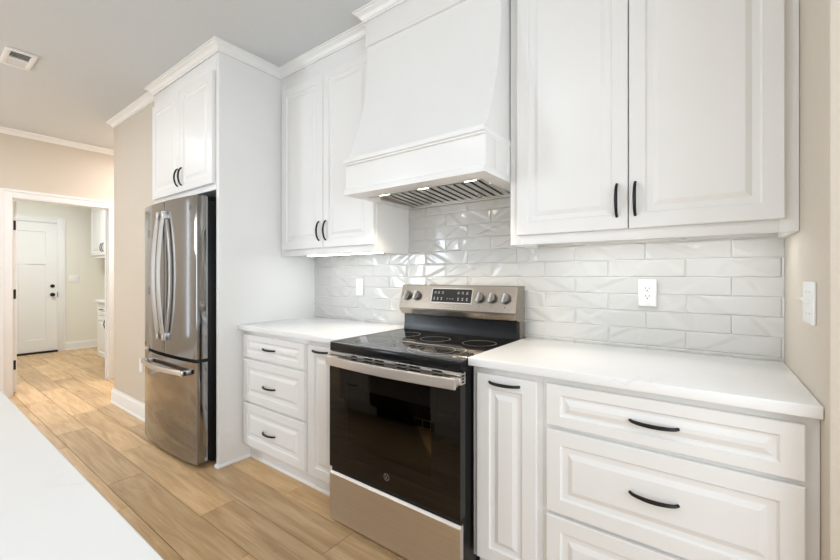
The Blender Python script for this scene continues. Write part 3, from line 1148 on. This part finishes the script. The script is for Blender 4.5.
# door frame behind the glass round the window
for (a, q, c0, c1) in ((x0_, WX0 - .01, .288, .816), (WX1 + .01, x1_, .288, .816), (WX0 - .01, WX1 + .01, .288, WZ0 - .01), (WX0 - .01, WX1 + .01, WZ1 + .01, .816)):
    od.box(a, q, DF + .0062, DF + .038, c0, c1)
do = od.build('oven_door', M['door_glass'], rg, smooth=False)
MB().box(WX0, WX1, DF, DF + .005, WZ0, WZ1).build('window', M['oven_window'], do, smooth=False)
cv = MB()
cv.box(WX0 - .009, WX1 + .009, DF + .034, DF + .038, WZ0 - .009, WZ1 + .009)
cv.build('window_liner', M['cavity'], do, smooth=False)
rk = MB()
for z in (.60, .635):
    rk.tube([(WX0, DF + .020, z), (WX1, DF + .020, z)], .0022, seg=8)
for k in range(12):
    x = WX0 + .02 + k * (WX1 - WX0 - .04) / 11
    rk.tube([(x, DF + .023, .60), (x, DF + .023, .635)], .0015, seg=6)
rk.build('oven_rack', M['rack'], do)
# stainless vent trim at the top of the door, with slots
vt = MB()
SZ0, SZ1 = .816, .864
slots = []
for (a, q) in ((.165, .205), (.245, .305), (.315, .375), (.445, .505), (.515, .580), (.640, .690)):
    for z in (.8365, .8505):
        slots.append((a, q, z, z + .009))
vt.box(x0_ - .001, x1_ + .001, DF + .002, DF + .038, SZ0, .8365)
vt.box(x0_ - .001, x1_ + .001, DF + .002, DF + .038, .8595, SZ1, bev=.001)
vt.box(x0_ - .001, x1_ + .001, DF + .002, DF + .038, .8455, .8505)
xp = x0_ - .001
for (a, q) in ((.165, .205), (.245, .305), (.315, .375), (.445, .505), (.515, .580), (.640, .690), (x1_ + .001, None)):
    vt.box(xp, a, DF + .002, DF + .038, .8365, .8595)
    xp = q
vo = vt.build('vent_trim', M['steel'], do, smooth=False)
MB().box(x0_ + .01, x1_ - .01, DF + .012, DF + .03, .832, .864).build('vent_recess', M['void'], do)
# side slots on the end cap
sv = MB()
for k in range(4):
    sv.box(x1_ + .0005, x1_ + .0018, DF + .010, DF + .028, .822 + k * .0125, .829 + k * .0125)
sv.build('side_slot', M['void'], do)
# handle: wide flat stainless bar standing off on two end brackets
hn = MB()
vs, fs = [], []
N = 20
hx0, hx1 = RX0 + .018, RX1 + .002
for i in range(N + 1):
    s_ = i / N
    yo = DF - .028 - .020 * math.sin(math.pi * s_)
    x = hx0 + (hx1 - hx0) * s_
    for dy, z in ((.004, .803), (-.004, .804), (-.0068, .8065), (-.0070, .825), (-.0068, .8435), (-.004, .846), (.004, .847), (.007, .844), (.007, .806)):
        vs.append((x, yo + dy, z))
for i in range(N):
    for j in range(9):
        fs.append((i * 9 + j, i * 9 + (j + 1) % 9, i * 9 + 9 + (j + 1) % 9, i * 9 + 9 + j))
fs.append(tuple(range(9))[::-1]); fs.append(tuple(N * 9 + j for j in range(9)))
hn.raw(vs, fs)
for x in (hx0 + .001, hx1 - .041):
    hn.box(x, x + .040, DF - .026, DF + .004, .810, .842, bev=.003)
hn.build('handle', M['steel_dr'], do, ang=25)
emblem(do, .393, .343, DF - .0002, .0165, M['logo'])
# storage drawer
dw = MB()
dw.prism([(DF + .004, .024), (DF, .028), (DF, .252), (DF + .010, .2615), (DF + .024, .2615), (DF + .024, .024)], RX0 + .008, RX1 + .008, 'x')
dw.build('storage_drawer', M['steel_dr'], rg, ang=40)
MB().box(RX0 + .012, RX1 + .004, DF + .012, DF + .0255, .2615, .290).build('drawer_gap', M['void'], rg)
# backguard
bgd = MB()
bgd.prism([(-.028, .900), (-.028, 1.190), (-.112, 1.190), (-.118, 1.187), (-.156, 1.052), (-.154, 1.043), (-.130, 1.012), (-.104, 1.006), (-.085, 1.004), (-.085, .900)], RX0 + .001, RX1 - .001, 'x')
# end caps stay stainless; the lower strip is a separate black panel
bo = bgd.build('backguard', M['steel_bg'], rg, ang=25)
MB().prism([(-.086, .912), (-.112, .912), (-.108, .93), (-.105, .95), (-.105, 1.005), (-.086, 1.005)], RX0 + .003, RX1 - .014, 'x').build('rear_panel', M['rim'], bo, ang=30)
P0, P1 = Vector((0, -.118, 1.187)), Vector((0, -.156, 1.052))
dv = (P1 - P0).normalized()
nv = Vector((0, -dv.z * -1, 0))
nv = Vector((0, dv.z, -dv.y)).normalized()
if nv.y > 0:
    nv = -nv


def bp(x, s_, off=0.0):
    """point on the sloping control panel: s_ = metres down from its top edge"""
    return Vector((x, 0, 0)) + P0 + dv * s_ + nv * off


def panel_quad(mb, xa, xb, sa, sb, o0, o1, mi=0, skew=0):
    vs = [bp(xa, sa, o0), bp(xb, sa, o0), bp(xb, sb, o0), bp(xa, sb, o0), bp(xa, sa, o1), bp(xb, sa, o1), bp(xb, sb, o1), bp(xa, sb, o1)]
    mb.raw([tuple(v) for v in vs], [(0, 1, 2, 3), (4, 5, 6, 7), (0, 1, 5, 4), (1, 2, 6, 5), (2, 3, 7, 6), (3, 0, 4, 7)], mi)


dp = MB()
panel_quad(dp, .240, .504, .020, .098, -.001, .0012)
pr = dp
rp = random.Random(3)
bz = MB()
for q in ((.236, .508, .016, .020), (.236, .508, .098, .102), (.236, .240, .016, .102), (.504, .508, .016, .102)):
    panel_quad(bz, *q, -.001, .0022)
S.cycles.diffuse_bounces = 8
S.cycles.max_bounces = 14
for x in (.262, .286, .312, .418, .446, .474):
    for k in range(3):
        panel_quad(pr, x - .007 + k * .005, x - .004 + k * .005, .042 + rp.uniform(0, .003), .046 + rp.uniform(0, .003), .0011, .0016, 1)
    panel_quad(pr, x - .005, x + .005, .036, .0385, .0011, .0016, 1)
for x in (.258, .282, .308, .420, .448, .476):
    panel_quad(pr, x - .005, x + .005, .070, .0728, .0011, .0016, 1)
    panel_quad(pr, x - .003, x + .003, .076, .0788, .0011, .0016, 1)
    panel_quad(pr, x - .005, x + .005, .082, .0848, .0011, .0016, 1)
for x in (.348, .366, .384):
    panel_quad(pr, x - .004, x + .004, .076, .0785, .0011, .0016, 1)
dsp = dp.build('display', [M['black'], M['print']], bo, smooth=False)
bz.build('bezel', M['steel_hi'], dsp, smooth=False)
for x in (.058, .130, .556, .628, .704):
    kc = bp(x, .066, 0)
    kn = MB()
    kn.cyl(kc - nv * .001, .0305, .005, axis=nv, seg=32)
    kn.cyl(kc + nv * .004, .0265, .018, axis=nv, seg=32, r2=.023, bev=.002)
    ko = kn.build('knob', M['knob'], bo, ang=40)
    gp = MB()
    # grip bar across the knob
    a0 = R(12)
    ux = Vector((1, 0, 0)) * math.cos(a0) + dv * math.sin(a0)
    uy = -Vector((1, 0, 0)) * math.sin(a0) + dv * math.cos(a0)
    vs = []
    for o_, wq in ((.021, .0055), (.034, .0035)):
        for sx, sy in ((-1, -1), (1, -1), (1, 1), (-1, 1)):
            vs.append(tuple(kc + nv * o_ + ux * sx * wq + uy * sy * .023))
    gp.raw(vs, [(0, 1, 2, 3), (4, 5, 6, 7), (0, 1, 5, 4), (1, 2, 6, 5), (2, 3, 7, 6), (3, 0, 4, 7)])
    gp.build('grip', M['steel'], ko)
    dt = MB()
    dt.cyl(bp(x, .112, .0), .0028, .0006, axis=nv, seg=10)
    dt.build('burner_icon', M['black'], bo)

# ------------------------------------------------------------------ outlets and switch
PG = 'white wall plates'


def outlet(label, cx, cz, y):
    th = thing('outlet', (cx, y, cz), label, 'outlet', 'outlets on the backsplash')
    MB().box(cx - .036, cx + .036, y - .007, y, cz - .060, cz + .060, bev=.003).build('plate', M['plastic'], th)
    r = MB()
    r.box(cx - .017, cx + .017, y - .0095, y - .0065, cz - .034, cz + .034, bev=.001)
    ro = r.build('receptacle', M['plastic'], th)
    s_ = MB()
    for zc in (cz + .017, cz - .017):
        s_.box(cx - .0085, cx - .006, y - .0098, y - .0090, zc - .001, zc + .008)
        s_.box(cx + .006, cx + .0085, y - .0098, y - .0090, zc - .001, zc + .007)
        s_.cyl((cx, y - .0098, zc - .0075), .003, .0008, 'y', seg=12)
    s_.build('slots', M['slot'], ro)
    for zc in (cz + .046, cz - .046):
        MB().cyl((cx, y - .0075, zc), .003, .001, 'y', seg=10).build('screw', M['plastic'], th)
    return th


outlet('white double outlet on the tiles right of the range', 1.331, 1.168, -.0115)
outlet('white outlet on the tiles left of the range', -.481, 1.163, -.0115)
sw = thing('light_switch', (XW, -.482, 1.168), 'white toggle switch plate on the beige right-hand wall end', 'switch')
MB().box(XW - .006, XW - .0002, -.560, -.404, 1.108, 1.228, bev=.003).build('plate', M['plastic'], sw)
for yy in (-.459, -.505):
    tg = MB()
    tg.prism([(XW - .0055, 1.163), (XW - .0055, 1.175), (XW - .022, 1.184), (XW - .024, 1.178)], yy - .005, yy + .005, 'y')
    tg.build('toggle', M['plastic'], sw)
    for zz in (1.138, 1.198):
        MB().cyl((XW - .0068, yy, zz), .003, .001, 'x', seg=10).build('screw', M['steel_hi'], sw)
ol = thing('outlet', (-2.44, -.7302, .4625), 'white outlet low on the beige wall beside the refrigerator', 'outlet')
MB().box(-2.475, -2.405, -.736, -.7302, .405, .52, bev=.002).build('plate', M['plastic'], ol)

# ------------------------------------------------------------------ ceiling vent
cv_ = thing('ceiling_vent', (-2.30, -1.508, ZC), 'small white air register set in the grey-white ceiling', 'vent')
f = MB()
VX0, VX1, VY0, VY1 = -2.45, -2.15, -1.587, -1.430
zf = ZC - .012
f.box(VX0, VX0 + .03, VY0, VY1, zf, ZC - .0003, bev=.003)
f.box(VX1 - .03, VX1, VY0, VY1, zf, ZC - .0003, bev=.003)
f.box(VX0 + .03, VX1 - .03, VY0, VY0 + .03, zf, ZC - .0003, bev=.003)
f.box(VX0 + .03, VX1 - .03, VY1 - .03, VY1, zf, ZC - .0003, bev=.003)
f.box((VX0 + VX1) / 2 - .006, (VX0 + VX1) / 2 + .006, VY0 + .03, VY1 - .03, zf, ZC - .0005)
f.build('frame', M['trim'], cv_)
MB().box(VX0 + .03, VX1 - .03, VY0 + .03, VY1 - .03, ZC - .0014, ZC - .0004).build('duct', M['ventgrey'], cv_)
sl = MB()
for k in range(9):
    x = VX0 + .04 + k * (VX1 - VX0 - .08) / 8
    s_ = -1 if x > (VX0 + VX1) / 2 else 1
    sl.poly([(x - .006 * s_, VY0 + .03, zf + .001), (x - .006 * s_, VY1 - .03, zf + .001), (x + .006 * s_, VY1 - .03, ZC - .0016), (x + .006 * s_, VY0 + .03, ZC - .0016)])
sl.build('louvers', M['trim'], cv_, recalc=False)

# ------------------------------------------------------------------ island
IY = -1.885
ci = counter('island_countertop', 'white veined quartz island countertop in the lower left foreground', -1.30, 1.10, -2.95, -1.85, .895, .925)
isl = []


def island_box(name, label, x0, x1, kind, grp='white cabinets under the island'):
    th = thing(name, ((x0 + x1) / 2, -2.3, 0), label, 'cabinet', grp)
    c = MB()
    c.box(x0, x1, -2.60, IY - .02, .10, .8945)
    c.box(x0, x1, -2.60, IY - .075, .0005, .10)
    c.build('body', M['cab'], th)
    if kind == 'drawers':
        for a, q in ((.705, .857), (.412, .692), (.122, .399)):
            m = MB()
            raised(m, x0 + .02, x1 - .02, a, q, IY, d=1, sh=.045, sv=.036, field=.02)
            d_ = m.build('drawer', M['cab'], th, ang=12)
            pull('handle', d_, ((x0 + x1) / 2, IY, (a + q) / 2), .128, 'x', d=1)
    else:
        w2 = (x1 - x0 - .03) / 2
        for k in range(2):
            m = MB()
            a = x0 + .012 + k * (w2 + .006)
            raised(m, a, a + w2, .122, .857, IY, d=1)
            d_ = m.build('door', M['cab'], th, ang=12)
            pull('handle', d_, (a + (w2 - .03 if k == 0 else .03), IY, .74), .128, 'z', d=1)


island_box('drawer_cabinet', 'white drawer cabinet under the far left end of the island, mirrored in the oven glass', -1.24, -.84, 'drawers')
island_box('door_cabinet', 'white two-door cabinet under the middle of the island, facing the range', -.20, .56, 'doors')
island_box('drawer_cabinet', 'white drawer cabinet under the island end nearest the viewer', .561, 1.06, 'drawers')
dwz = thing('dishwasher', (-.52, -2.2, 0), 'black built-in dishwasher in the island, mirrored dark in the oven glass', 'dishwasher')
MB().box(-.838, -.202, -2.5, IY - .03, .10, .89).build('body', M['black'], dwz)
MB().box(-.836, -.204, IY - .0295, IY, .12, .875, bev=.004).build('door', M['black'], dwz)
MB().box(-.82, -.22, -2.4, IY - .08, .0005, .10).build('toe_kick', M['blackmat'], dwz)

# ------------------------------------------------------------------ laundry cabinets
lb = thing('laundry_base_cabinet', (-4.9, 0, 0), 'white laundry base cabinet with a black bow handle seen through the doorway', 'cabinet')
c = MB()
LX0, LX1, LY = -5.40, -4.40, -.28
c.box(LX0, LX1, LY, .328, .11, .875)
c.box(LX0 + .01, LX1, LY + .07, .328, .0005, .11)
c.build('body', M['cab'], lb)
for a, q in ((LX0 + .012, LX0 + .43), (LX0 + .436, LX1 - .1)):
    m = MB()
    raised(m, a, q, .70, .855, LY - .021, sh=.04, sv=.036, field=.02)
    d_ = m.build('drawer', M['cab'], lb, ang=12)
    pull('handle', d_, ((a + q) / 2, LY - .021, .785), .11, 'x')
    m = MB()
    raised(m, a, q, .13, .685, LY - .021)
    d_ = m.build('door', M['cab'], lb, ang=12)
    pull('handle', d_, (q - .04 if a < -5.2 else a + .04, LY - .021, .59), .14, 'z')
counter('laundry_countertop', 'white countertop on the laundry cabinet seen through the doorway', LX0 - .03, LX1 + .01, LY - .04, .329, .876, .906)
lw = thing('laundry_wall_cabinet', (-6.4, .33, 1.53), 'white laundry wall cabinet with a black handle seen through the doorway', 'cabinet')
c = MB()
c.box(-6.87, -5.60, .0, .329, 1.535, 2.40)
c.build('body', M['cab'], lw)
for a, q in ((-6.86, -6.24), (-6.235, -5.61)):
    m = MB()
    raised(m, a, q, 1.58, 2.37, -.021)
    d_ = m.build('door', M['cab'], lw, ang=12)
    pull('handle', d_, (q - .04 if a < -6.5 else a + .04, -.021, 1.70), .14, 'z')

ls = thing('light_switch', (XF, -.185, 1.20), 'small white switch plate on the laundry wall beside the far door', 'switch')
MB().box(XF + .0003, XF + .007, -.255, -.115, 1.14, 1.26, bev=.002).build('plate', M['plastic'], ls)
for yy in (-.22, -.185, -.15):
    MB().box(XF + .0065, XF + .012, yy - .005, yy + .005, 1.188, 1.212, bev=.001).build('toggle', M['plastic'], ls)
